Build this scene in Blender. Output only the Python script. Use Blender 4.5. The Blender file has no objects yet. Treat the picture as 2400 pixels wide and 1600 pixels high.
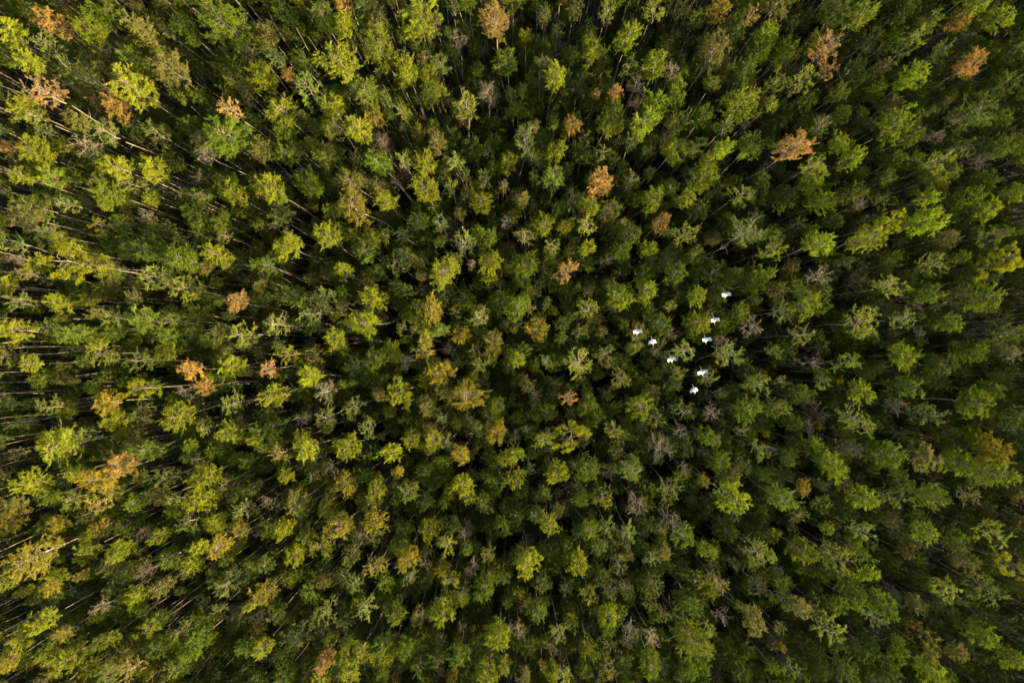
import bpy, math, random
import numpy as np
from mathutils import Vector, Matrix, Euler

# ---------------------------------------------------------------- camera, sky, sun, exposure
scene = bpy.context.scene
CAM_H = 80.0
cam_d = bpy.data.cameras.new("camera"); cam = bpy.data.objects.new("camera", cam_d)
scene.collection.objects.link(cam); scene.camera = cam
cam_d.sensor_width = 36; cam_d.lens = 24; cam_d.clip_end = 6000
cam.location = (0, 0, CAM_H)
cam.rotation_euler = (math.radians(0.9), math.radians(0.54), 0)      # a drone looking almost straight down

SUN_EL, SUN_AZ = 24.0, -22.0        # degrees; azimuth counted from +X (image right), negative = towards the image bottom
sd = Vector((math.cos(math.radians(SUN_EL)) * math.cos(math.radians(SUN_AZ)),
             math.cos(math.radians(SUN_EL)) * math.sin(math.radians(SUN_AZ)), math.sin(math.radians(SUN_EL))))
sun_d = bpy.data.lights.new("sun", 'SUN'); sun = bpy.data.objects.new("sun", sun_d)
scene.collection.objects.link(sun)
sun_d.energy = 4.5; sun_d.angle = math.radians(0.6); sun_d.color = (1.0, 0.80, 0.46)
sun.rotation_euler = sd.to_track_quat('Z', 'Y').to_euler(); sun.location = (60, -40, 120)

world = bpy.data.worlds.new("World"); scene.world = world; world.use_nodes = True
wn = world.node_tree.nodes; wl = world.node_tree.links
sky = wn.new('ShaderNodeTexSky'); sky.sky_type = 'NISHITA'; sky.sun_disc = False
sky.dust_density = 3.0; sky.ozone_density = 0.4; sky.sun_elevation = math.radians(SUN_EL); sky.sun_rotation = math.atan2(sd.x, sd.y)
wl.new(sky.outputs[0], wn['Background'].inputs[0]); wn['Background'].inputs[1].default_value = 0.15

vs = scene.view_settings
vs.view_transform = 'Standard'; vs.look = 'None'; vs.gamma = 1; vs.exposure = 1.52; vs.use_curve_mapping = False
scene.render.engine = 'CYCLES'
scene.cycles.max_bounces = 5; scene.cycles.diffuse_bounces = 3; scene.cycles.glossy_bounces = 1
scene.cycles.transmission_bounces = 3

rnd = random.Random(11)
rng = np.random.default_rng(11)
COL = scene.collection

# ---------------------------------------------------------------- materials
def mat(name):
    m = bpy.data.materials.new(name); m.use_nodes = True
    nt = m.node_tree; nt.nodes.clear()
    return m, nt.nodes, nt.links

def leaf_material():
    m, n, l = mat("foliage")
    out = n.new('ShaderNodeOutputMaterial')
    at = n.new('ShaderNodeAttribute'); at.attribute_type = 'INSTANCER'; at.attribute_name = 'color'
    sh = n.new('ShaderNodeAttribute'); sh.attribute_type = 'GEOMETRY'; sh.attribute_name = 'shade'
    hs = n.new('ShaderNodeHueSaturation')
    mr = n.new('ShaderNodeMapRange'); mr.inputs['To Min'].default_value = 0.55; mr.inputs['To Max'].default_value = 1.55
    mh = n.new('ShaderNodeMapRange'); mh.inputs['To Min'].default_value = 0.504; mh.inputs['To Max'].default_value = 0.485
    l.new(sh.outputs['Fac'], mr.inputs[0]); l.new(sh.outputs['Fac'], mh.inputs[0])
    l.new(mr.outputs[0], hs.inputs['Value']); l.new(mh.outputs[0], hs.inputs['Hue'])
    # browning trees keep some sprays green: the alpha of the tree's colour says how many
    st = n.new('ShaderNodeMapRange'); st.interpolation_type = 'SMOOTHSTEP'
    st.inputs['From Min'].default_value = 0.52; st.inputs['From Max'].default_value = 0.28
    ml = n.new('ShaderNodeMath'); ml.operation = 'MULTIPLY'; l.new(sh.outputs['Fac'], st.inputs[0])
    l.new(st.outputs[0], ml.inputs[0]); l.new(at.outputs['Alpha'], ml.inputs[1])
    gm = n.new('ShaderNodeMix'); gm.data_type = 'RGBA'; l.new(ml.outputs[0], gm.inputs['Factor'])
    l.new(at.outputs['Color'], gm.inputs['A']); gm.inputs['B'].default_value = (.16, .20, .025, 1)
    l.new(gm.outputs['Result'], hs.inputs['Color'])
    d = n.new('ShaderNodeBsdfDiffuse'); t = n.new('ShaderNodeBsdfTranslucent'); mx = n.new('ShaderNodeMixShader')
    mx.inputs[0].default_value = 0.33
    l.new(hs.outputs[0], d.inputs[0]); l.new(hs.outputs[0], t.inputs[0])
    l.new(d.outputs[0], mx.inputs[1]); l.new(t.outputs[0], mx.inputs[2]); l.new(mx.outputs[0], out.inputs[0])
    return m

def bark_material():
    m, n, l = mat("bark")
    out = n.new('ShaderNodeOutputMaterial')
    tc = n.new('ShaderNodeTexCoord'); mp = n.new('ShaderNodeMapping'); mp.inputs['Scale'].default_value = (6, 6, .5)
    nz = n.new('ShaderNodeTexNoise'); nz.inputs['Scale'].default_value = 1.6; nz.inputs['Detail'].default_value = 5
    cr = n.new('ShaderNodeValToRGB')
    e = cr.color_ramp.elements
    e[0].position = 0.3; e[0].color = (0.15, 0.118, 0.075, 1)
    e[1].position = 0.62; e[1].color = (0.39, 0.33, 0.245, 1)
    at = n.new('ShaderNodeAttribute'); at.attribute_type = 'INSTANCER'; at.attribute_name = 'color'
    mu = n.new('ShaderNodeMix'); mu.data_type = 'RGBA'; mu.blend_type = 'MULTIPLY'; mu.inputs['Factor'].default_value = 1
    d = n.new('ShaderNodeBsdfDiffuse')
    l.new(tc.outputs['Object'], mp.inputs[0]); l.new(mp.outputs[0], nz.inputs[0]); l.new(nz.outputs[0], cr.inputs[0])
    l.new(cr.outputs[0], mu.inputs['A']); l.new(at.outputs['Color'], mu.inputs['B'])
    l.new(mu.outputs['Result'], d.inputs[0]); l.new(d.outputs[0], out.inputs[0])
    return m

def ground_material():
    m, n, l = mat("swamp_ground")
    out = n.new('ShaderNodeOutputMaterial'); p = n.new('ShaderNodeBsdfPrincipled')
    tc = n.new('ShaderNodeTexCoord')
    nz = n.new('ShaderNodeTexNoise'); nz.inputs['Scale'].default_value = 0.9; nz.inputs['Detail'].default_value = 9
    cr = n.new('ShaderNodeValToRGB'); e = cr.color_ramp.elements
    e[0].position = 0.42; e[0].color = (0.006, 0.008, 0.003, 1)
    e[1].position = 0.66; e[1].color = (0.026, 0.028, 0.008, 1)
    bp = n.new('ShaderNodeBump'); bp.inputs['Strength'].default_value = 0.6
    l.new(tc.outputs['Object'], nz.inputs[0]); l.new(nz.outputs[0], cr.inputs[0]); l.new(cr.outputs[0], p.inputs['Base Color'])
    l.new(nz.outputs[0], bp.inputs['Height']); l.new(bp.outputs[0], p.inputs['Normal'])
    p.inputs['Roughness'].default_value = 0.8; l.new(p.outputs[0], out.inputs[0])
    return m

def plain(name, base, rough=0.6, noise=0.12):
    m, n, l = mat(name)
    out = n.new('ShaderNodeOutputMaterial'); p = n.new('ShaderNodeBsdfPrincipled')
    tc = n.new('ShaderNodeTexCoord'); nz = n.new('ShaderNodeTexNoise'); nz.inputs['Scale'].default_value = 30
    cr = n.new('ShaderNodeValToRGB'); e = cr.color_ramp.elements
    e[0].position = 0.35; e[0].color = tuple(c * (1 - noise) for c in base) + (1,)
    e[1].position = 0.65; e[1].color = tuple(base) + (1,)
    l.new(tc.outputs['Object'], nz.inputs[0]); l.new(nz.outputs[0], cr.inputs[0]); l.new(cr.outputs[0], p.inputs['Base Color'])
    p.inputs['Roughness'].default_value = rough; l.new(p.outputs[0], out.inputs[0])
    return m

M_LEAF, M_BARK, M_GROUND = leaf_material(), bark_material(), ground_material()
M_WHITE = plain("white_feathers", (0.54, 0.52, 0.49), 0.7, 0.05)
M_PINK = plain("bill_and_legs", (0.40, 0.14, 0.07), 0.5)
M_DARK = plain("dark_wingtip_feathers", (0.03, 0.025, 0.03), 0.6)

# ---------------------------------------------------------------- mesh helpers
class MB:
    def __init__(s): s.v = []; s.f = []; s.n = 0
    def tube(s, pts, rad, sides=4):
        pts = np.asarray(pts, float); k = len(pts)
        tan = np.gradient(pts, axis=0); tan /= np.linalg.norm(tan, axis=1)[:, None] + 1e-9
        ref = np.array([0.31, 0.95, 0.05]) if abs(tan[:, 2]).mean() > 0.6 else np.array([0.05, 0.1, 1.0])
        a = np.cross(tan, ref); a /= np.linalg.norm(a, axis=1)[:, None] + 1e-9
        b = np.cross(tan, a)
        th = np.arange(sides) * 2 * math.pi / sides
        ring = (pts[:, None, :] + np.asarray(rad)[:, None, None] *
                (a[:, None, :] * np.cos(th)[None, :, None] + b[:, None, :] * np.sin(th)[None, :, None]))
        base = s.n; s.v.append(ring.reshape(-1, 3)); s.n += k * sides
        for i in range(k - 1):
            for j in range(sides):
                j2 = (j + 1) % sides
                s.f.append((base + i * sides + j, base + i * sides + j2, base + (i + 1) * sides + j2, base + (i + 1) * sides + j))
        s.f.append(tuple(base + (k - 1) * sides + j for j in range(sides)))
    def mesh(s, name, m, smooth=True):
        me = bpy.data.meshes.new(name)
        me.from_pydata(np.concatenate(s.v).tolist(), [], s.f); me.materials.append(m)
        if smooth: me.polygons.foreach_set('use_smooth', [True] * len(me.polygons))
        me.update(); return me

def leaf_mesh(name, P, D, L, W, shade):
    P = np.asarray(P); D = np.asarray(D); n = len(P)
    D = D / (np.linalg.norm(D, axis=1)[:, None] + 1e-9)
    R = rng.normal(size=(n, 3)); S = np.cross(D, R); S /= np.linalg.norm(S, axis=1)[:, None] + 1e-9
    N = np.cross(D, S)
    L = np.asarray(L)[:, None]; W = np.asarray(W)[:, None]
    v = np.stack([P, P + D * L * .45 + S * W * .5 + N * W * .18, P + D * L, P + D * L * .45 - S * W * .5 + N * W * .18], 1).reshape(-1, 3)
    me = bpy.data.meshes.new(name)
    me.from_pydata(v.tolist(), [], np.arange(4 * n).reshape(-1, 4).tolist()); me.materials.append(M_LEAF)
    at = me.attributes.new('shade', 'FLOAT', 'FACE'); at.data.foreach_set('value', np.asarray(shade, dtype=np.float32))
    me.update(); return me

def unit(v): return v / (np.linalg.norm(v) + 1e-9)

def crown(kind, seed, big=False):
    """Limbs and foliage of one crown, radius about 1, centred on the stem, z from -1.9 to 1.2."""
    global rng
    r = np.random.default_rng(seed)
    nl = {'dense': 38, 'sparse': 20, 'bare': 20, 'clump': 11}[kind] + (9 if big else 0)
    nt = {'dense': 9, 'sparse': 7, 'bare': 7, 'clump': 6}[kind]
    nlv = {'dense': 52, 'sparse': 42, 'bare': 1, 'clump': 46}[kind]
    fs = 0.78 if big else 1.0                           # finer parts on a bigger crown
    mb = MB(); P = []; D = []; L = []; W = []; SH = []
    pa, pb, pc = r.uniform(0, 6.28, 3)
    lean = r.normal(0, .10, 2)
    def stem(z):
        t = (z + 1.9) / 3.0
        return np.array([lean[0] * t + .06 * math.sin(3 * z + pa), lean[1] * t + .06 * math.sin(2.6 * z + pb), z])
    def prof(z, ph):
        q = max(0.05, 1 - (abs(z + .25) / 1.5) ** 2.3)
        return math.sqrt(q) * (1 + .13 * math.sin(2 * ph + pa) + .10 * math.sin(3 * ph + pb) + .07 * math.sin(5 * ph + pc))
    zz = np.linspace(-1.9, .95, 9)
    mb.tube([stem(z) for z in zz], np.linspace(.045, .010, 9), 5)
    for i in range(nl):
        u = (i + r.uniform(0, 1)) / nl
        z0 = -1.65 + 2.35 * u
        ph = i * 2.39996 + r.normal(0, .35)
        z1 = z0 + r.uniform(.15, .75) * (1.25 - .5 * u)
        z1 = min(z1, 1.12)
        re = prof(z1, ph) * r.uniform(.66, 1.0)
        a = stem(z0); e = np.array([math.cos(ph) * re, math.sin(ph) * re, z1]) + np.append(stem(z1)[:2], 0)
        side = np.array([-math.sin(ph), math.cos(ph), 0]) * r.normal(0, .16)
        k = 7; ts = np.linspace(0, 1, k)
        pts = np.array([a + (e - a) * t + side * math.sin(math.pi * t) + np.array([0, 0, .16]) * math.sin(math.pi * t) * r.uniform(-.7, 1)
                        + r.normal(0, .022, 3) * (t > 0) for t in ts])
        r0 = r.uniform(.012, .018) * (1.2 if kind == 'bare' else (1.0 if kind == 'sparse' else .75))
        mb.tube(pts, np.linspace(r0, .006, k), 4)
        branch_shade = r.uniform(0, 1)
        out = np.array([math.cos(ph), math.sin(ph), .25])
        tw = [(pts[-1] - (pts[-1] - pts[-2]) * .2, unit(pts[-1] - pts[-2]), .22)]
        for j in range(nt):
            t = r.uniform(.30, 1.0) if kind != 'clump' else r.uniform(.55, 1.0)
            q = t * (k - 1); q0 = min(int(q), k - 2); p = pts[q0] + (pts[q0 + 1] - pts[q0]) * (q - q0)
            d = unit(unit(pts[q0 + 1] - pts[q0]) * .6 + out * .3 + r.normal(0, .62, 3) + np.array([0, 0, .18]))
            tw.append((p, d, r.uniform(.14, .36) * fs))
        for (p, d, ln) in tw:
            bend = r.normal(0, .5, 3)
            tp = np.array([p + d * ln * t + bend * ln * t * t * .5 for t in (0, .35, .7, 1)])
            mb.tube(tp, (.007, .0055, .004, .003), 3)
            if kind == 'bare' or (kind == 'sparse' and r.random() < .5):
                for _ in range(2 if kind == 'bare' else 1):
                    q = tp[r.integers(1, 4)]; dd = unit(d + r.normal(0, .8, 3)); l2 = r.uniform(.08, .2)
                    mb.tube([q, q + dd * l2 * .5 + r.normal(0, .02, 3), q + dd * l2], (.006, .005, .003), 3)
            if kind == 'bare' and r.random() > .5: continue
            if kind == 'sparse' and r.random() < .22: continue
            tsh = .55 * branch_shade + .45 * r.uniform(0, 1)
            if kind == 'clump':
                c = tp[-1]
                for _ in range(nlv):
                    o = r.normal(0, 1, 3); o = unit(o) * r.uniform(.3, 1) * .125 * fs
                    P.append(c + o); D.append(unit(o) + r.normal(0, .5, 3) + [0, 0, .35]); L.append(r.uniform(.06, .10)); W.append(r.uniform(.03, .05))
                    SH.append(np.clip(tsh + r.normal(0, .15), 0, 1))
            else:
                m = max(1, int(nlv * r.uniform(.7, 1.3) * (4 if kind == 'bare' else 1)))
                for _ in range(m):
                    t = r.uniform(.1, 1.05); q = p + d * ln * t + bend * ln * t * t * .5
                    P.append(q + r.normal(0, .016, 3)); D.append(d * .45 + r.normal(0, .8, 3)); L.append(r.uniform(.055, .105) * fs); W.append(r.uniform(.016, .030) * fs)
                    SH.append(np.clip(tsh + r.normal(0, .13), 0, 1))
    return mb.mesh('limbs_' + kind, M_BARK), leaf_mesh('foliage_' + kind, P, D, L, W, SH)

def trunk_mesh(seed):
    """Slender wavy stem 22 m tall."""
    r = np.random.default_rng(seed); k = 16; z = np.linspace(0, 1, k)
    a = r.uniform(0, 6.28, 4)
    amp = r.uniform(.08, .30) * 2.0
    env = np.sin(math.pi * z)
    x = env * (amp * np.sin(3.2 * z + a[0]) + .10 * np.sin(11 * z + a[1])) + r.normal(0, .018, k) * env
    y = env * (amp * np.sin(2.7 * z + a[2]) + .10 * np.sin(9 * z + a[3])) + r.normal(0, .018, k) * env
    rad = .046 + .055 * (1 - z) ** 1.1; rad[0] += .08; rad[1] += .012
    H = 22.0; rad = rad * .76
    mb = MB(); mb.tube(np.stack([x, y, z * H], 1), rad, 6)
    for _ in range(7):                                  # short dead side stubs
        t = r.uniform(.45, .97); q = np.array([np.interp(t, z, x), np.interp(t, z, y), t * H]); ph = r.uniform(0, 6.28); ln = r.uniform(.3, .9)
        e = q + np.array([math.cos(ph) * ln, math.sin(ph) * ln, .25]); mid = (q + e) / 2 + r.normal(0, .06, 3)
        mb.tube([q, mid, e], (.020, .014, .006), 3)
    return mb.mesh('trunk', M_BARK)

TRUNKS = [trunk_mesh(100 + i) for i in range(8)]
CROWNS = {'dense': [crown('dense', 1 + i) for i in range(10)], 'denseB': [crown('dense', 31 + i, True) for i in range(6)],
          'sparse': [crown('sparse', 51 + i) for i in range(7)], 'sparseB': [crown('sparse', 61 + i, True) for i in range(2)],
          'bare': [crown('bare', 71 + i) for i in range(4)], 'clump': [crown('clump', 91 + i, i == 2) for i in range(3)]}

# ---------------------------------------------------------------- ground
def make_ground():
    n = 60; S = 1500; g = np.sign(np.linspace(-1, 1, n)) * np.abs(np.linspace(-1, 1, n)) ** 2 * S
    r = np.random.default_rng(5); vs_ = [(x, y, float(r.normal(0, .05))) for y in g for x in g]
    fs_ = [(j * n + i, j * n + i + 1, (j + 1) * n + i + 1, (j + 1) * n + i) for j in range(n - 1) for i in range(n - 1)]
    me = bpy.data.meshes.new('ground'); me.from_pydata(vs_, [], fs_); me.materials.append(M_GROUND); me.update()
    o = bpy.data.objects.new('ground', me); COL.objects.link(o); o['kind'] = 'structure'
make_ground()

# ---------------------------------------------------------------- surveyed trees: place in the photograph -> point in the forest
R_CAM = cam.rotation_euler.to_matrix()
def world_at(px, py, z):
    d = R_CAM @ Vector(((px - 1200) / 1600, -(py - 800) / 1600, -1)); t = (z - CAM_H) / d.z
    return Vector((0, 0, CAM_H)) + d * t, t
# each sheet: offset of a 600 x 400 tile of the survey, then "x y radius kind" in tenths of the tile's zoom
SHEETS = [
(0,0,"100 300 110 y,60 40 90 o,310 110 90 g,510 210 120 r,870 150 90 g,830 290 130 y,1040 130 100 g,1250 20 70 m,1200 200 90 y,1320 290 100 m,450 430 110 s,270 560 100 y,40 510 90 g,680 650 120 g,820 720 100 s,420 840 150 r,200 980 120 y,310 1060 90 y,1230 820 160 y,1060 980 120 r,1560 620 160 m,2060 190 210 g,1690 240 100 g,2150 740 90 y,2110 1000 110 r,950 1200 120 s,700 1100 90 m,790 1350 110 b,330 1400 130 y,1440 1220 110 g,1420 1540 90 y,1060 1520 120 y,30 1350 70 r,2080 1240 190 g,1730 1150 80 k,1250 570 110 g,1900 1420 100 b,400 1200 70 s"),
(600,0,"270 110 100 g,600 140 110 o,100 290 90 m,800 230 90 y,1010 90 110 o,1110 200 110 m,1510 120 190 y,1860 380 90 b,2200 190 150 r,2310 560 110 g,1160 450 160 y,760 560 170 y,160 510 80 s,70 710 120 y,290 680 60 r,480 830 130 s,240 1030 130 y,1000 850 130 o,700 970 110 y,760 1160 120 y,950 1190 120 y,1390 650 110 y,1690 600 100 s,1580 870 80 g,1940 980 130 y,2130 840 100 b,1090 1060 80 a,1660 1290 100 m,1340 1020 70 s,1200 920 70 s,260 1220 110 g,270 1400 120 g,490 1320 70 y,1180 1340 80 b,1140 1490 110 g,1350 1470 80 s,1560 1490 110 y,1830 1480 90 s,1990 1370 100 k,2310 1490 90 y,630 1420 110 o,410 560 100 g,1800 50 70 s,60 1370 100 m,800 40 70 r"),
(1200,0,"125 320 60 y,420 280 70 s,300 160 60 m,570 60 90 m,870 110 100 y,1070 340 120 y,740 450 110 y,700 220 60 g,1300 90 110 y,1560 80 100 y,1690 170 80 g,1890 90 100 a,2190 160 80 r,2310 330 100 y,2250 490 110 g,1860 470 130 m,2050 310 80 o,1330 590 120 y,1430 430 60 b,1080 600 90 g,400 690 110 y,1130 790 90 b,1470 660 80 b,1520 830 100 y,770 870 45 r,950 850 60 r,1290 950 110 y,1240 1120 130 y,1550 1100 110 y,1760 1060 100 g,2130 680 110 o,2110 960 160 y,1840 770 70 o,550 1140 80 r,200 1150 60 m,390 1140 50 g,880 1130 110 y,120 1290 130 o,410 1380 90 y,840 1400 90 y,1090 1310 80 s,1480 1370 120 y,1690 1330 90 s,1930 1370 90 y,2200 1330 120 g,1790 1500 90 y,650 1420 90 k,200 1450 80 s,90 830 60 g,1960 1160 90 s,250 560 60 s,930 1000 90 g"),
(1800,0,"90 40 110 m,600 90 120 o,860 140 110 y,1300 40 90 g,1900 60 100 y,2130 160 110 y,1760 170 90 r,1480 190 90 o,1620 250 40 b,1200 160 70 o,30 280 70 y,150 470 100 g,540 430 130 r,560 650 90 r,60 760 110 y,320 740 120 y,930 360 90 g,1300 400 120 y,1040 620 80 m,830 690 100 k,1580 460 90 s,1860 590 110 r,2030 480 90 y,1900 390 60 g,2140 800 120 k,1330 710 110 y,980 840 90 g,650 850 90 o,360 930 80 g,2250 470 110 k,2310 200 80 k,500 1130 80 b,660 1060 80 g,240 1350 150 r,660 1310 90 y,1170 1150 130 y,1310 1250 90 g,1620 960 50 m,1850 1060 150 o,2100 1090 90 g,1770 1370 110 s,2290 1330 80 y,2150 1350 100 g,1000 1380 50 k,770 1450 90 y,1180 1470 90 g,1580 1480 110 y,420 1510 100 y,1540 1250 80 b,30 950 60 y"),
(0,400,"200 40 80 y,480 60 100 g,990 190 110 g,1200 120 110 s,1400 40 70 y,2150 220 110 y,1860 230 90 g,1760 370 70 g,300 330 120 k,250 430 110 m,620 310 80 s,960 300 60 y,940 500 100 y,1120 480 80 g,1340 430 80 b,400 560 110 s,50 640 120 s,620 830 170 c,860 860 120 c,520 680 90 c,1390 730 130 k,1690 790 120 g,2050 590 70 s,1990 770 110 y,2110 850 80 g,1900 890 70 m,1420 970 120 s,1700 1070 130 y,1220 1160 70 r,220 950 70 m,170 1210 100 s,520 1210 90 y,2170 1210 90 r,870 1310 70 y,1050 1330 90 s,1330 1380 120 o,1580 1370 90 s,430 1430 90 s,100 1470 120 y,680 1490 110 g,2230 1500 130 y,2000 1520 90 g,1560 1510 90 g,1040 1500 80 g,150 810 70 b"),
(600,400,"130 160 130 y,490 130 110 g,860 80 120 m,1120 110 80 m,1290 100 60 b,1540 170 130 y,1790 160 80 y,890 320 150 a,1190 280 90 y,2270 150 60 r,2080 290 100 y,1480 460 90 o,1350 590 90 s,1690 480 90 s,1870 400 60 r,220 440 100 s,660 600 110 y,290 690 120 y,1910 660 120 s,2300 470 70 b,2150 620 80 g,2150 840 110 y,1000 720 120 o,1310 850 110 s,1980 860 50 b,1730 920 150 y,800 910 70 y,90 860 100 g,660 950 70 r,1110 930 80 k,320 1140 100 o,620 1150 110 s,1340 1090 90 o,1080 1160 110 y,60 1160 80 k,790 1250 70 r,500 1300 130 k,1610 1270 110 a,2060 1340 100 s,180 1410 110 s,990 1390 130 y,1330 1440 60 y,1690 1460 80 o,720 1530 90 y,1550 1530 90 y,1890 1500 90 a,2270 1210 110 g,1950 1190 80 g,2190 1530 80 m,1510 960 50 m,30 1050 60 m"),
(1200,400,"820 90 120 r,90 270 70 r,380 60 110 o,560 260 90 s,720 320 90 y,900 360 100 m,1100 80 90 s,1280 270 110 y,1760 80 120 y,1460 150 80 k,1600 250 80 y,2090 220 110 y,1720 350 100 k,1370 470 80 r,1590 580 110 y,1080 600 110 o,280 480 110 y,490 510 80 y,680 510 90 y,110 600 90 m,370 700 80 s,690 710 80 y,120 850 120 g,500 930 110 r,1000 730 90 g,1260 720 80 y,1440 790 70 s,2160 560 130 s,1660 790 90 g,1860 930 110 s,1200 950 90 k,1500 940 110 k,2230 1010 120 y,1000 1160 120 y,1240 1100 100 y,1700 1150 90 y,690 1260 110 y,60 1250 110 g,320 1220 60 g,240 1450 110 a,460 1400 80 k,820 1470 60 r,1150 1470 90 m,1350 1400 110 k,1720 1400 110 y,2190 1430 110 b,450 1530 60 g,2100 1280 80 g,1840 1250 35 r,2290 100 90 g,1460 1240 60 s"),
(1800,400,"400 60 110 y,750 200 110 o,1080 60 80 g,160 260 100 o,500 290 110 y,1540 60 120 y,1060 270 90 g,1460 250 90 y,850 300 70 b,1850 260 110 g,2020 360 100 y,2280 190 90 y,1450 480 130 y,930 600 150 y,1110 480 100 c,2070 580 120 g,2310 530 60 g,1640 610 90 m,470 660 120 y,60 710 110 y,2150 830 140 c,700 850 80 k,870 900 70 k,1130 790 70 g,1510 870 120 s,1760 790 70 y,460 960 110 b,1130 1060 130 y,1300 980 60 g,1480 1130 110 g,1750 1140 100 m,1990 1190 130 y,1850 1000 100 k,70 1090 90 m,350 1230 120 y,130 1290 110 s,880 1400 150 y,1240 1370 110 s,1690 1400 90 g,1400 1480 50 b,320 1510 110 s,2120 1380 100 k,1160 1490 50 k,2200 1500 110 s,20 940 60 y,2290 960 80 k,240 1050 70 g"),
(0,800,"70 120 110 y,280 210 80 y,930 110 110 y,1290 170 120 o,1530 80 100 y,780 170 70 o,550 330 70 m,1740 260 90 r,2120 230 100 y,1310 430 120 c,1880 410 80 r,980 560 110 a,1690 440 60 b,440 600 90 s,2130 570 100 s,1620 680 140 y,200 740 110 s,1040 740 90 y,1870 800 70 y,2130 810 110 y,560 960 160 y,1350 1000 110 o,1210 920 60 m,770 860 90 s,1110 1140 120 r,280 1290 120 y,700 1210 90 y,880 1270 120 a,1530 1260 100 s,1260 1230 60 a,1870 1230 110 y,2080 1300 90 g,660 1450 110 y,950 1450 120 a,1240 1480 90 g,1820 1450 120 y,2300 1350 70 o,2260 1110 70 k,1600 1440 70 s,1740 960 60 g,2240 1530 90 s,100 1520 90 m,430 1430 80 g,150 1030 70 m,1790 1090 50 b,50 560 70 s,2330 900 60 y,30 1220 60 g"),
(600,800,"290 120 100 y,540 120 90 a,730 30 90 y,1540 90 100 a,120 250 90 r,480 320 100 y,900 230 110 g,1110 150 110 g,1370 180 80 b,1700 300 120 a,170 490 110 y,630 460 110 b,1930 510 170 a,1330 460 130 y,1130 470 70 m,890 590 100 s,1570 590 80 m,650 700 110 s,430 700 70 b,1020 790 100 s,1710 700 60 s,2210 590 80 g,2200 830 110 a,2020 820 80 s,450 980 110 y,210 1030 90 a,100 800 120 k,840 960 110 y,1420 890 90 y,1630 900 80 c,1240 1010 100 y,1880 1040 90 a,2290 1080 80 y,1560 1170 80 k,1300 1200 60 a,280 1230 70 y,540 1230 80 g,820 1310 110 a,1120 1350 90 y,1890 1310 110 y,1400 1380 100 o,2130 1230 80 k,370 1480 110 m,130 1450 80 b,630 1510 80 y,2320 1260 60 y,1550 1460 80 k,1000 1230 70 g,2200 50 80 a,2060 210 80 o"),
(1200,800,"620 190 140 y,50 150 80 y,310 180 70 s,850 120 100 s,1580 80 110 s,1120 50 70 o,140 400 80 m,520 520 80 r,1000 340 100 s,1530 290 80 y,1490 390 80 s,1310 90 60 b,1180 590 120 y,680 590 90 g,1560 620 120 g,1850 660 90 b,2160 620 120 g,2260 400 120 s,1990 130 130 s,320 640 90 k,540 850 140 c,280 910 90 y,940 820 100 y,1330 700 90 s,1540 830 80 b,1770 870 90 g,2110 820 70 g,1360 990 140 b,950 1020 70 y,1590 970 80 g,40 1040 80 y,420 1190 110 y,700 1170 110 g,1090 1170 110 s,50 1260 80 y,1910 1110 100 g,1580 1160 60 b,840 1430 110 y,1450 1350 110 s,1150 1500 110 b,2020 1430 140 y,2280 1000 90 s,1760 1270 60 a,2110 1120 90 k,290 1400 70 k,2300 1220 70 g,1920 480 60 s,640 1450 80 g,1790 320 100 s"),
(1800,800,"50 90 80 s,1220 130 110 y,720 190 110 y,1880 100 110 g,400 190 90 b,1590 220 110 k,2250 110 90 m,310 470 90 g,850 450 110 y,1250 400 120 o,500 370 80 s,80 620 110 o,470 680 80 b,810 710 140 y,1180 590 90 b,1450 680 130 o,1910 560 120 y,2050 450 100 g,200 730 90 k,1060 700 70 k,2270 720 110 k,1210 850 80 k,740 970 80 b,420 970 110 g,220 1070 70 y,600 1160 120 y,1090 1060 130 g,1440 1070 130 m,1760 1120 110 y,2080 1000 120 a,2060 1200 140 y,330 1340 70 a,480 1310 60 r,860 1430 110 y,1130 1430 110 s,1460 1410 140 g,1850 1410 80 m,130 1450 120 o,2280 1400 70 r,500 1500 80 g,20 1000 60 b,2290 300 80 k,1620 840 80 g"),
(0,1200,"100 60 110 a,530 110 80 a,950 120 90 a,1180 120 110 k,1440 230 90 y,270 430 180 a,800 340 80 y,1080 350 100 y,1720 100 100 o,1960 100 90 y,2200 160 80 a,2010 320 100 a,1830 330 70 y,1770 480 90 y,1540 430 90 o,60 640 80 y,450 700 70 a,210 730 60 y,750 580 50 a,1490 690 90 m,1240 760 80 y,1340 540 80 b,2120 650 130 s,390 1000 100 y,170 1200 90 y,1120 860 70 k,1250 870 60 y,930 870 80 b,1360 1080 80 c,1440 990 80 y,560 1120 70 a,350 1240 80 o,620 1350 120 y,980 1180 90 y,870 1220 70 o,1150 1270 80 m,1180 1450 110 a,60 1390 80 a,980 1490 90 s,1800 1200 120 g,1860 1010 120 k,2010 900 80 s,2310 850 60 y,1480 1220 100 k,2250 1230 80 g,810 1400 80 k,2210 950 90 k,1620 1420 90 o,2300 490 70 g,1980 610 60 g,400 1530 70 r,1050 690 80 o"),
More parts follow.
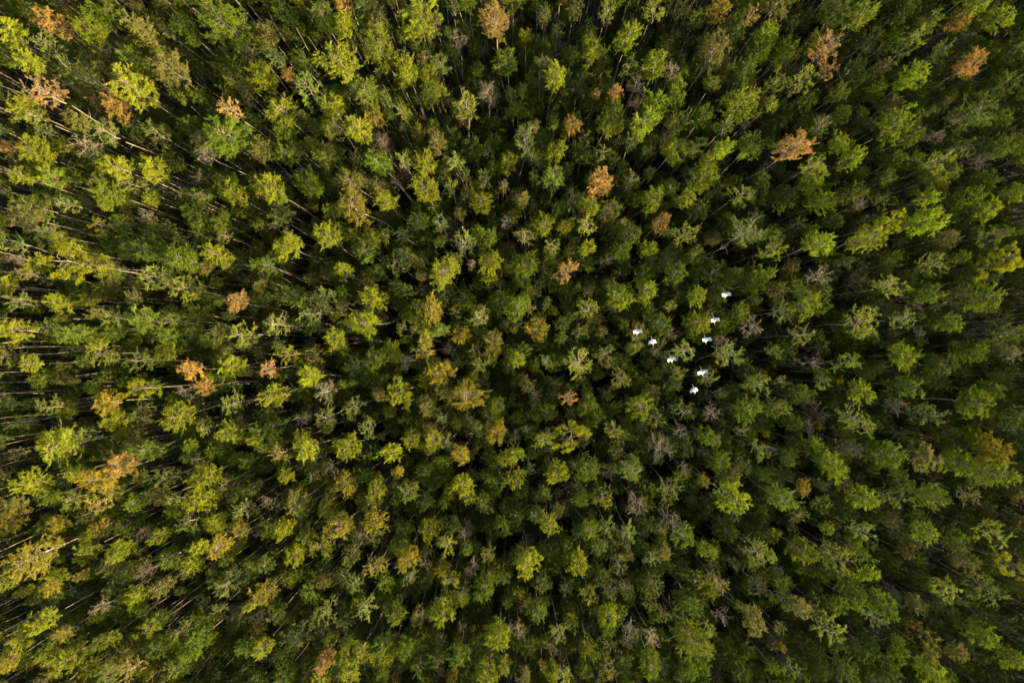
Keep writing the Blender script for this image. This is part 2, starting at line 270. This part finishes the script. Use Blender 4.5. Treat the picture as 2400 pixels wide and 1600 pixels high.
(600,1200,"250 150 100 y,780 130 130 a,1090 80 110 a,600 310 120 y,340 380 100 y,1370 140 80 k,1580 160 100 y,1110 500 110 a,1390 430 110 a,880 390 90 s,1070 240 80 y,1990 510 80 b,1810 610 70 c,1760 300 90 y,800 590 80 k,300 600 70 y,910 650 90 g,620 640 60 r,1180 640 80 g,2130 370 80 y,2270 130 90 g,1410 600 80 g,60 760 100 a,480 740 80 o,210 930 80 o,1000 870 110 s,1290 920 90 g,640 920 110 s,1700 900 130 y,1480 960 70 r,400 1120 120 s,1690 1170 70 r,2230 1120 120 y,950 1290 80 y,1170 1200 100 g,1370 1240 80 g,620 1370 100 r,600 1510 100 y,850 1470 90 y,270 1490 110 k,60 1250 90 y,1500 1400 90 s,1660 1310 90 o,1870 1300 100 g,2120 1490 110 y,2280 1400 70 y,1800 1500 60 a,2110 650 100 g,2270 590 80 k,1900 750 80 s,2080 720 90 g,1150 1480 80 g,80 480 80 k,780 1490 60 m,2180 1260 70 o"),
(1200,1200,"330 100 100 y,700 160 90 g,880 140 90 s,1080 190 90 s,1450 100 120 b,1290 120 70 g,150 470 120 y,600 470 110 y,970 480 90 s,1290 420 80 g,1780 350 80 y,2270 380 130 s,790 300 80 o,490 690 80 g,710 740 100 y,1040 680 90 s,1710 620 90 y,1890 650 110 m,2260 670 100 m,1640 830 130 k,890 940 110 y,240 900 90 o,1080 1100 100 b,1280 1150 90 b,1940 960 80 b,1660 1180 170 y,700 1250 90 y,2230 1000 110 m,1300 640 80 s,60 1080 80 b,430 1100 90 s,390 1250 60 b,860 1400 90 m,1280 1390 110 y,280 1410 50 a,470 1500 90 y,660 1440 90 k,120 1500 60 r,2080 1430 90 g,1380 930 90 k,1570 200 110 g,2000 180 90 k,1400 370 70 m,1620 1450 90 g,870 1200 80 k,2300 80 70 k,820 590 80 g,1260 830 80 s"),
(1800,1200,"310 350 120 y,620 420 140 y,830 370 110 g,860 170 100 s,1130 70 80 m,1440 180 100 y,1710 260 100 g,2060 200 130 y,2250 490 120 c,1800 440 90 m,930 560 80 y,90 620 90 k,110 800 90 g,780 700 100 o,1060 850 110 g,1360 830 80 m,1630 700 110 y,1660 880 90 g,1420 620 90 k,2000 690 130 s,290 870 100 m,560 1060 130 s,980 970 90 s,1420 1110 100 a,1500 1300 60 r,1740 1270 80 m,1950 1100 110 y,2220 1330 100 y,2220 1060 110 k,880 1250 110 k,110 1060 60 s,440 1290 90 k,1100 1460 100 k,40 1420 60 g,130 1240 40 a,1520 1480 110 y,20 380 60 y,2280 100 80 r,550 140 60 y,1270 370 60 m,220 1440 80 s,700 1460 100 k"),
]
PAL = {'y': (.212, .250, .012), 'g': (.112, .172, .010), 'k': (.084, .138, .012), 'o': (.124, .176, .020), 's': (.146, .205, .022),
       'm': (.200, .182, .042), 'r': (.380, .245, .055), 'a': (.275, .235, .018), 'b': (.170, .190, .075), 'c': (.205, .225, .008)}
FORM = {'y': 'dense', 'g': 'dense', 'k': 'dense', 'o': 'dense', 's': 'sparse', 'm': 'dense', 'r': 'dense', 'a': 'dense', 'b': 'bare', 'c': 'clump'}

class T: pass
def tint(k, amt=.14):
    c = np.array(PAL[k]) * (1 + rng.normal(0, amt)) * (1 + rng.normal(0, amt * .17, 3)); return tuple(np.clip(c, .008, .7)) + ({'r': .4, 'm': .9, 'a': .5, 'b': .6}.get(k, 0.0),)
def spec(px, py, kind, Rpx=None, z=None, at=None, R=None):
    t = T(); t.k = kind; t.px, t.py, t.rp = px, py, Rpx
    if at is None:
        t.zc = z; p, dist = world_at(px, py, z); t.x, t.y = p.x, p.y; t.R = Rpx / 1600 * dist
    else: t.zc = z; t.x, t.y = at; t.R = R
    f = FORM[kind]; big = t.R > 1.12
    if f == 'dense' and kind in 'yormagk' and rng.random() < .20: f = 'sparse'
    fam = CROWNS[f + 'B'] if big and (f + 'B') in CROWNS else CROWNS[f]
    t.limbs, t.fol = fam[rng.integers(len(fam))]
    t.rot = rng.uniform(0, 6.28); t.tr = TRUNKS[rng.integers(len(TRUNKS))]; t.trot = rng.uniform(0, 6.28)
    t.col = tint(kind)
    if kind == 'y' and t.x > 8: t.col = (t.col[0] * .90, t.col[1], t.col[2], 0.0)      # yellow-green crowns on the +X side get a less red tint
    b = rng.uniform(.55, 1.1); b *= .95 if kind == 'b' else 1; t.bark = (b, b * rng.uniform(.92, 1), b * rng.uniform(.86, 1), 1)
    t.tilt = (rng.normal(0, .05), rng.normal(0, .05))
    t.zs = rng.uniform(1.05, 1.65); t.ex = rng.uniform(.84, 1.19)
    t.lean = (rng.normal(0, .40), rng.normal(0, .40))    # offset of the foot from under the crown
    return t

trees = []
for ox, oy, txt in SHEETS:
    for e in txt.split(','):
        a, b, c, k = e.split(); k = 'm' if k == 'r' and ((oy == 1200 and a not in ('620', '1500')) or (int(c) < 75 and oy > 0)) else k; px, py, r = ox + int(a) / 3.92, oy + int(b) / 3.92, int(c) / 3.92
        z = 24.5 + 3.2 * (int(c) - 60) / 100 + rng.normal(0, .9) + {'k': -2.2, 'g': -.8, 'm': -.6, 'b': -.3, 'o': -.8, 'c': 1.5, 'r': .6}.get(k, 0)
        trees.append(spec(px, py, k, r * .97, float(np.clip(z, 17, 30))))

# ---------------------------------------------------------------- individuals: every tree whose crown shows large or odd
GREEN = 'ygkos'
rank = sorted([t for t in trees if t.k in GREEN], key=lambda t: -t.rp)[:300]
singles = rank + [t for t in trees if t.k not in GREEN]
sid = set(id(t) for t in singles)
LOOK = {'y': 'yellow-green', 'g': 'mid-green', 'k': 'dull dark green', 'o': 'olive', 's': 'thin green, pale-limbed', 'm': 'tan-brown',
        'r': 'rust-orange', 'a': 'golden-amber', 'b': 'leafless grey', 'c': 'lush lime-green'}
NAME = {'y': 'cypress_tree', 'g': 'cypress_tree', 'k': 'cypress_tree', 'o': 'cypress_tree', 's': 'cypress_tree', 'm': 'browning_cypress_tree',
        'r': 'rust_cypress_tree', 'a': 'golden_cypress_tree', 'b': 'bare_tree', 'c': 'broadleaf_tree'}
NOUN = {'b': 'tree', 'c': 'broadleaf tree'}
GRP = {'cypress_tree': 'green cypress trees of the forest canopy', 'browning_cypress_tree': 'tan-brown cypress trees of the forest canopy',
       'rust_cypress_tree': 'rust-orange cypress trees of the forest canopy', 'golden_cypress_tree': 'golden cypress trees of the forest canopy',
       'bare_tree': 'leafless trees of the forest canopy', 'broadleaf_tree': 'lime-green broadleaf trees in the cypress forest'}
BIRDS = [(1698, 691, 9, 'A'), (1673, 750, 11, 'A'), (1653, 796, 10, 'A'), (1645, 872, 15, 'A'), (1627, 914, 16, 'B'),
         (1492, 777, 8, 'A'), (1529, 801, 12, 'B'), (1573, 842, 16, 'A')]
SHORT = {'r': 'rust crown', 'a': 'golden crown', 'm': 'tan crown', 'b': 'leafless crown', 'c': 'lime clumpy crown'}
def label(t):
    size = 'large ' if t.rp > 33.5 else ('small ' if t.rp < 22 else '')
    best = None
    for b in BIRDS:
        d = math.hypot(b[0] - t.px, b[1] - t.py)
        if d < 70 and (best is None or d < best[0]): best = (d, b[0], b[1], 'white bird')
    if best is None:
        for o in trees:
            if o is t or o.k not in SHORT or o.k == t.k: continue
            d = math.hypot(o.px - t.px, o.py - t.py)
            if d < 75 and (best is None or d < best[0]): best = (d, o.px, o.py, SHORT[o.k])
    rel = ''
    if best:
        dx, dy = best[1] - t.px, best[2] - t.py
        rel = (('left of' if dx > 0 else 'right of') if abs(dx) > abs(dy) else ('above' if dy > 0 else 'below')) + ' a ' + best[3] + ', '
    return '%s%s %s %s%d%% across, %d%% down the photo' % (size, LOOK[t.k], NOUN.get(t.k, 'cypress'), rel, round(t.px / 24), round(t.py / 16))

def ob(name, me, parent, loc, rot, scl, col):
    o = bpy.data.objects.new(name, me); COL.objects.link(o); o.parent = parent
    o.location = loc; o.rotation_euler = rot; o.scale = scl; o.color = col; return o
def parts(t):
    """(mesh, location, rotation, scale, colour) of trunk, limbs, foliage relative to the foot of the tree."""
    zb = t.zc - 1.15 * t.R * t.zs                       # where the trunk runs into the crown
    cx, cy = -t.lean[0], -t.lean[1]
    w = min(1.15, max(.62, t.R / 1.05))
    lx, ly = cx, cy
    tl = math.hypot(math.hypot(lx, ly), zb)
    q = Vector((lx, ly, zb)).to_track_quat('Z', 'Y') @ Euler((0, 0, t.trot)).to_quaternion()
    cr = (t.tilt[0], t.tilt[1], t.rot)
    cz = (t.R * t.ex, t.R / t.ex, t.R * t.zs)
    # lower end of the crown's stem meets the trunk's top
    return [('trunk', t.tr, (0, 0, 0), tuple(q.to_euler()), (w, w, (tl * 0.93 + .3) / 22.0), t.bark),
            ('limbs', t.limbs, (cx, cy, t.zc), cr, cz, t.bark), ('foliage', t.fol, (cx, cy, t.zc), cr, cz, t.col)]
seen = {}
for t in singles:
    e = bpy.data.objects.new(NAME[t.k], None); COL.objects.link(e)
    e.location = (t.x + t.lean[0], t.y + t.lean[1], 0); e.empty_display_size = .5
    lab = label(t)
    if lab in seen: print('DUPLICATE LABEL', lab)
    seen[lab] = 1
    e['label'] = lab; e['category'] = 'tree'; e['group'] = GRP[NAME[t.k]]
    for (n, me, loc, rot, scl, col) in parts(t):
        ob(n, me, e, loc, rot, scl, col)

# ---------------------------------------------------------------- the rest of the wood: one mass
rest = [t for t in trees if id(t) not in sid]
X, Y = 74, 52
pos = np.array([(t.x, t.y, t.R) for t in trees])
kinds = list('yyyyggggggggkkkoossssmb')
inner = lambda x, y: abs(x) < 42 and abs(y) < 28.5
acc = [tuple(p) for p in pos]
cell = {}
def near(x, y): 
    i, j = int(x // 4), int(y // 4)
    for a in (-1, 0, 1):
        for b in (-1, 0, 1):
            for q in cell.get((i + a, j + b), ()): yield q
def put(x, y, R): cell.setdefault((int(x // 4), int(y // 4)), []).append((x, y, R))
for p in acc: put(*p)
fr = np.random.default_rng(77)
for _ in range(32000):
    x, y = fr.uniform(-X, X), fr.uniform(-Y, Y); ins = inner(x, y)
    R = fr.uniform(.42, .84) if ins else fr.uniform(.65, 1.25)
    if any((x - a) ** 2 + (y - b) ** 2 < ((R + c) * (.45 if ins else .80)) ** 2 for a, b, c in near(x, y)): continue
    k = kinds[fr.integers(len(kinds))]
    if ins and (k in 'ra' or (k == 'y' and x > 5)): k = 'ygos'[fr.integers(4)]
    z = fr.uniform(13, 23.5) if ins else fr.uniform(23, 28)
    if ins and fr.random() < .30 * (x < 8 and y > -10 and x * x + y * y > 100): continue
    t = spec(0, 0, k, z=z, at=(x, y), R=R); rest.append(t); put(x, y, R)
# slim poles with small heads, thickest towards the upper left
for _ in range(1150):
    x, y = fr.uniform(-56, 56), fr.uniform(-38, 38)
    if fr.random() > .45 + .35 * (-x / 56) + .2 * (y / 38): continue
    R = fr.uniform(.28, .55)
    if any((x - a) ** 2 + (y - b) ** 2 < .25 for a, b, c in near(x, y)): continue
    rest.append(spec(0, 0, 'ksogym'[fr.integers(6)], z=fr.uniform(17, 24), at=(x, y), R=R)); put(x, y, .3)
# shrubs and saplings under the canopy
for _ in range(5200):
    x, y = fr.uniform(-X + 8, X - 8), fr.uniform(-Y + 6, Y - 6); R = fr.uniform(.7, 1.5); z = fr.uniform(4, 17)
    t = spec(0, 0, 'gggc'[fr.integers(4)] if fr.random() < .9 else 'o', z=z, at=(x, y), R=R); rest.append(t)
print('individual trees', len(singles), 'mass', len(rest))

def mass(name, ts, label_, cat):
    protos = []; pid = {}
    rows = []
    for t in ts:
        for (n, me, loc, rot, scl, col) in parts(t):
            if me.name not in pid: pid[me.name] = len(protos); protos.append(me)
            rows.append((t.x + t.lean[0] + loc[0], t.y + t.lean[1] + loc[1], loc[2], *rot, *scl, pid[me.name], *col))
    A = np.array(rows, dtype=np.float64)
    me = bpy.data.meshes.new(name); me.from_pydata(A[:, :3].tolist(), [], [])
    for nm, ty, fld, d in (('turn', 'FLOAT_VECTOR', 'vector', A[:, 3:6]), ('size', 'FLOAT_VECTOR', 'vector', A[:, 6:9]),
                           ('kind_index', 'INT', 'value', A[:, 9]), ('color', 'FLOAT_COLOR', 'color', A[:, 10:14])):
        at = me.attributes.new(nm, ty, 'POINT'); at.data.foreach_set(fld, d.astype(np.int32 if ty == 'INT' else np.float32).ravel())
    o = bpy.data.objects.new(name, me); COL.objects.link(o); o['kind'] = 'stuff'; o['label'] = label_; o['category'] = cat
    ng = bpy.data.node_groups.new(name, 'GeometryNodeTree')
    ng.interface.new_socket('Geometry', in_out='INPUT', socket_type='NodeSocketGeometry')
    ng.interface.new_socket('Geometry', in_out='OUTPUT', socket_type='NodeSocketGeometry')
    N = ng.nodes; Lk = ng.links; gi = N.new('NodeGroupInput'); go = N.new('NodeGroupOutput')
    iop = N.new('GeometryNodeInstanceOnPoints'); gti = N.new('GeometryNodeGeometryToInstance')
    Lk.new(gi.outputs[0], iop.inputs['Points'])
    byme = {}
    for ob_ in COL.objects:
        if ob_.type == 'MESH' and ob_.data.name not in byme: byme[ob_.data.name] = ob_
    for pm in reversed(protos):                         # a multi-input keeps its newest link first
        src = byme.get(pm.name)
        if src is None: src = bpy.data.objects.new('tree_part', pm)
        oi = N.new('GeometryNodeObjectInfo'); oi.transform_space = 'ORIGINAL'; oi.inputs['Object'].default_value = src
        oi.inputs['As Instance'].default_value = False
        Lk.new(oi.outputs['Geometry'], gti.inputs[0])
    iop.inputs['Pick Instance'].default_value = True
    Lk.new(gti.outputs[0], iop.inputs['Instance'])
    def attr(nm, ty):
        a = N.new('GeometryNodeInputNamedAttribute'); a.data_type = ty; a.inputs['Name'].default_value = nm
        return a.outputs['Attribute']
    Lk.new(attr('kind_index', 'INT'), iop.inputs['Instance Index'])
    e2r = N.new('FunctionNodeEulerToRotation'); Lk.new(attr('turn', 'FLOAT_VECTOR'), e2r.inputs[0]); Lk.new(e2r.outputs[0], iop.inputs['Rotation'])
    Lk.new(attr('size', 'FLOAT_VECTOR'), iop.inputs['Scale'])
    Lk.new(iop.outputs[0], go.inputs[0])
    md = o.modifiers.new('scatter', 'NODES'); md.node_group = ng
    return o
mass('forest', rest, 'dense lower forest of thin cypresses and shrubs filling between the larger crowns', 'forest')

# ---------------------------------------------------------------- the flock
def bird_mesh(pose):
    V = []; F = []; MI = []
    def ring(y, z, rx, rz, x=0, n=10):
        b = len(V)
        for i in range(n):
            a = 2 * math.pi * i / n; V.append((x + rx * math.cos(a), y, z + rz * math.sin(a)))
        return b
    def loft(rs, mi, n=10):
        for a, b in zip(rs, rs[1:]):
            for i in range(n):
                F.append((a + i, a + (i + 1) % n, b + (i + 1) % n, b + i)); MI.append(mi)
    # body from tail to head, then the down-curved bill, as one skin
    st = [(-.165, .012, .016, .004), (-.14, .010, .028, .010), (-.10, .0, .044, .032), (-.03, -.006, .056, .050), (.04, -.006, .052, .050), (.09, .002, .034, .036),
          (.125, .014, .018, .022), (.155, .022, .013, .015), (.19, .026, .016, .018), (.215, .022, .010, .012)]
    rs = [ring(y, z, rx, rz) for y, z, rx, rz in st]; loft(rs, 0)
    F.append(tuple(reversed([rs[0] + i for i in range(10)]))); MI.append(0)
    bl = [(.215, .022, .0105, .0120, 0), (.25, .020, .012, .012, -.002), (.30, .012, .012, .012, -.006), (.345, -.002, .010, .010, -.013), (.40, -.026, .005, .005, -.024)]
    rb = [ring(y, z, rx, rz, x) for y, z, rx, rz, x in bl]; loft(rb, 1); F.append(tuple(rb[-1] + i for i in range(10))); MI.append(1)
    for s in (-1, 1):                                   # legs trailing under the tail
        lg = [ring(y, z, w, w, s * x, 6) for y, z, w, x in ((-.06, -.035, .010, .018), (-.14, -.022, .008, .015), (-.19, -.014, .007, .012), (-.23, -.012, .008, .010), (-.25, -.014, .003, .009))]
        loft(lg, 1, 6)
    # wings: thick curved sheets growing out of the back
    nu, nv = 12, 6
    for s in (-1, 1):
        for side in (1, -1):
            g = []
            for i in range(nu + 1):
                u = i / nu
                if pose > 0: x = .03 + (.262 - .055 * pose) * math.sin(u * 1.45); z = .03 + (.14 + .18 * pose) * (1 - math.cos(u * 1.5)); le = .115 - .012 * math.sin(u * 3) - .018 * (1 + pose) * u ** 2.2; te = -.10 - (.02 + .03 * pose) * u ** 2
                else: x = .03 + .205 * math.sin(u * 1.5); z = .045 + .24 * pose * (1 - math.cos(u * 1.5)); le = .13 - .02 * u - .17 * u ** 2.4; te = -.10 - .055 * u ** 2
                row = []
                for j in range(nv + 1):
                    v = j / nv; y = le + (te - le) * v
                    if j == nv: y += .030 * math.sin(math.pi * u) ** 1.5
                    th = .011 * math.sin(math.pi * min(1, v * .9 + .1)) * (1 - .6 * u) + .002
                    cam_ = .018 * math.sin(math.pi * v)
                    row.append(len(V)); V.append((s * x, y, z + cam_ + side * th))
                g.append(row)
            for i in range(nu):
                for j in range(nv):
                    q = (g[i][j], g[i + 1][j], g[i + 1][j + 1], g[i][j + 1])
                    F.append(q if s * side > 0 else q[::-1]); MI.append(0)
            if side == 1: top = g
        for i in range(nu):                             # close leading and trailing edges
            for j in (0, nv):
                F.append((top[i][j], top[i + 1][j], g[i + 1][j], g[i][j])); MI.append(2 if i >= nu - 1 else 0)
        for j in range(nv): F.append((top[nu][j], top[nu][j + 1], g[nu][j + 1], g[nu][j])); MI.append(2)
    me = bpy.data.meshes.new('bird'); me.from_pydata(V, [], F)
    for m in (M_WHITE, M_PINK, M_DARK): me.materials.append(m)
    me.polygons.foreach_set('material_index', MI); me.polygons.foreach_set('use_smooth', [True] * len(F)); me.update()
    return me
POSE = (.55, .95, .75, .35, -1, .6, -.8, 1.1)         # wings raised (positive) or swept down (negative)
BL = ['white bird topmost and rightmost in the flying flock, pink bill forward',
      'white bird second from the top of the flock, over a yellow-green crown',
      'white bird third down the right-hand line of the flock',
      'white bird fourth down the right-hand line, above the lowest bird',
      'white bird lowest in the flock, over a dark gap, wings swept down',
      'white bird leftmost in the flock, flying over a tan cypress crown',
      'white bird second from the left in the flock, wings arched down',
      'white bird third from the left in the flock, over a dark gap']
for i, (px, py, ang, pose) in enumerate(BIRDS):
    o = bpy.data.objects.new('white_bird', bird_mesh(POSE[i]))
    COL.objects.link(o)
    z = CAM_H - 38.5 + (-.6, .3, 0, .5, -.2, .4, -.4, .1)[i]
    p, _ = world_at(px, py, z); o.location = p
    o.rotation_euler = (math.radians((-3, 2, 0, 3, -2, 4, -2, 1)[i]), math.radians((6, -2, 3, -6, 2, 5, 0, -8)[i]), math.radians(ang)); o.scale = (.99, .99, .99)
    o['label'] = BL[i]; o['category'] = 'bird'; o['group'] = 'white birds flying in a loose V over the forest'
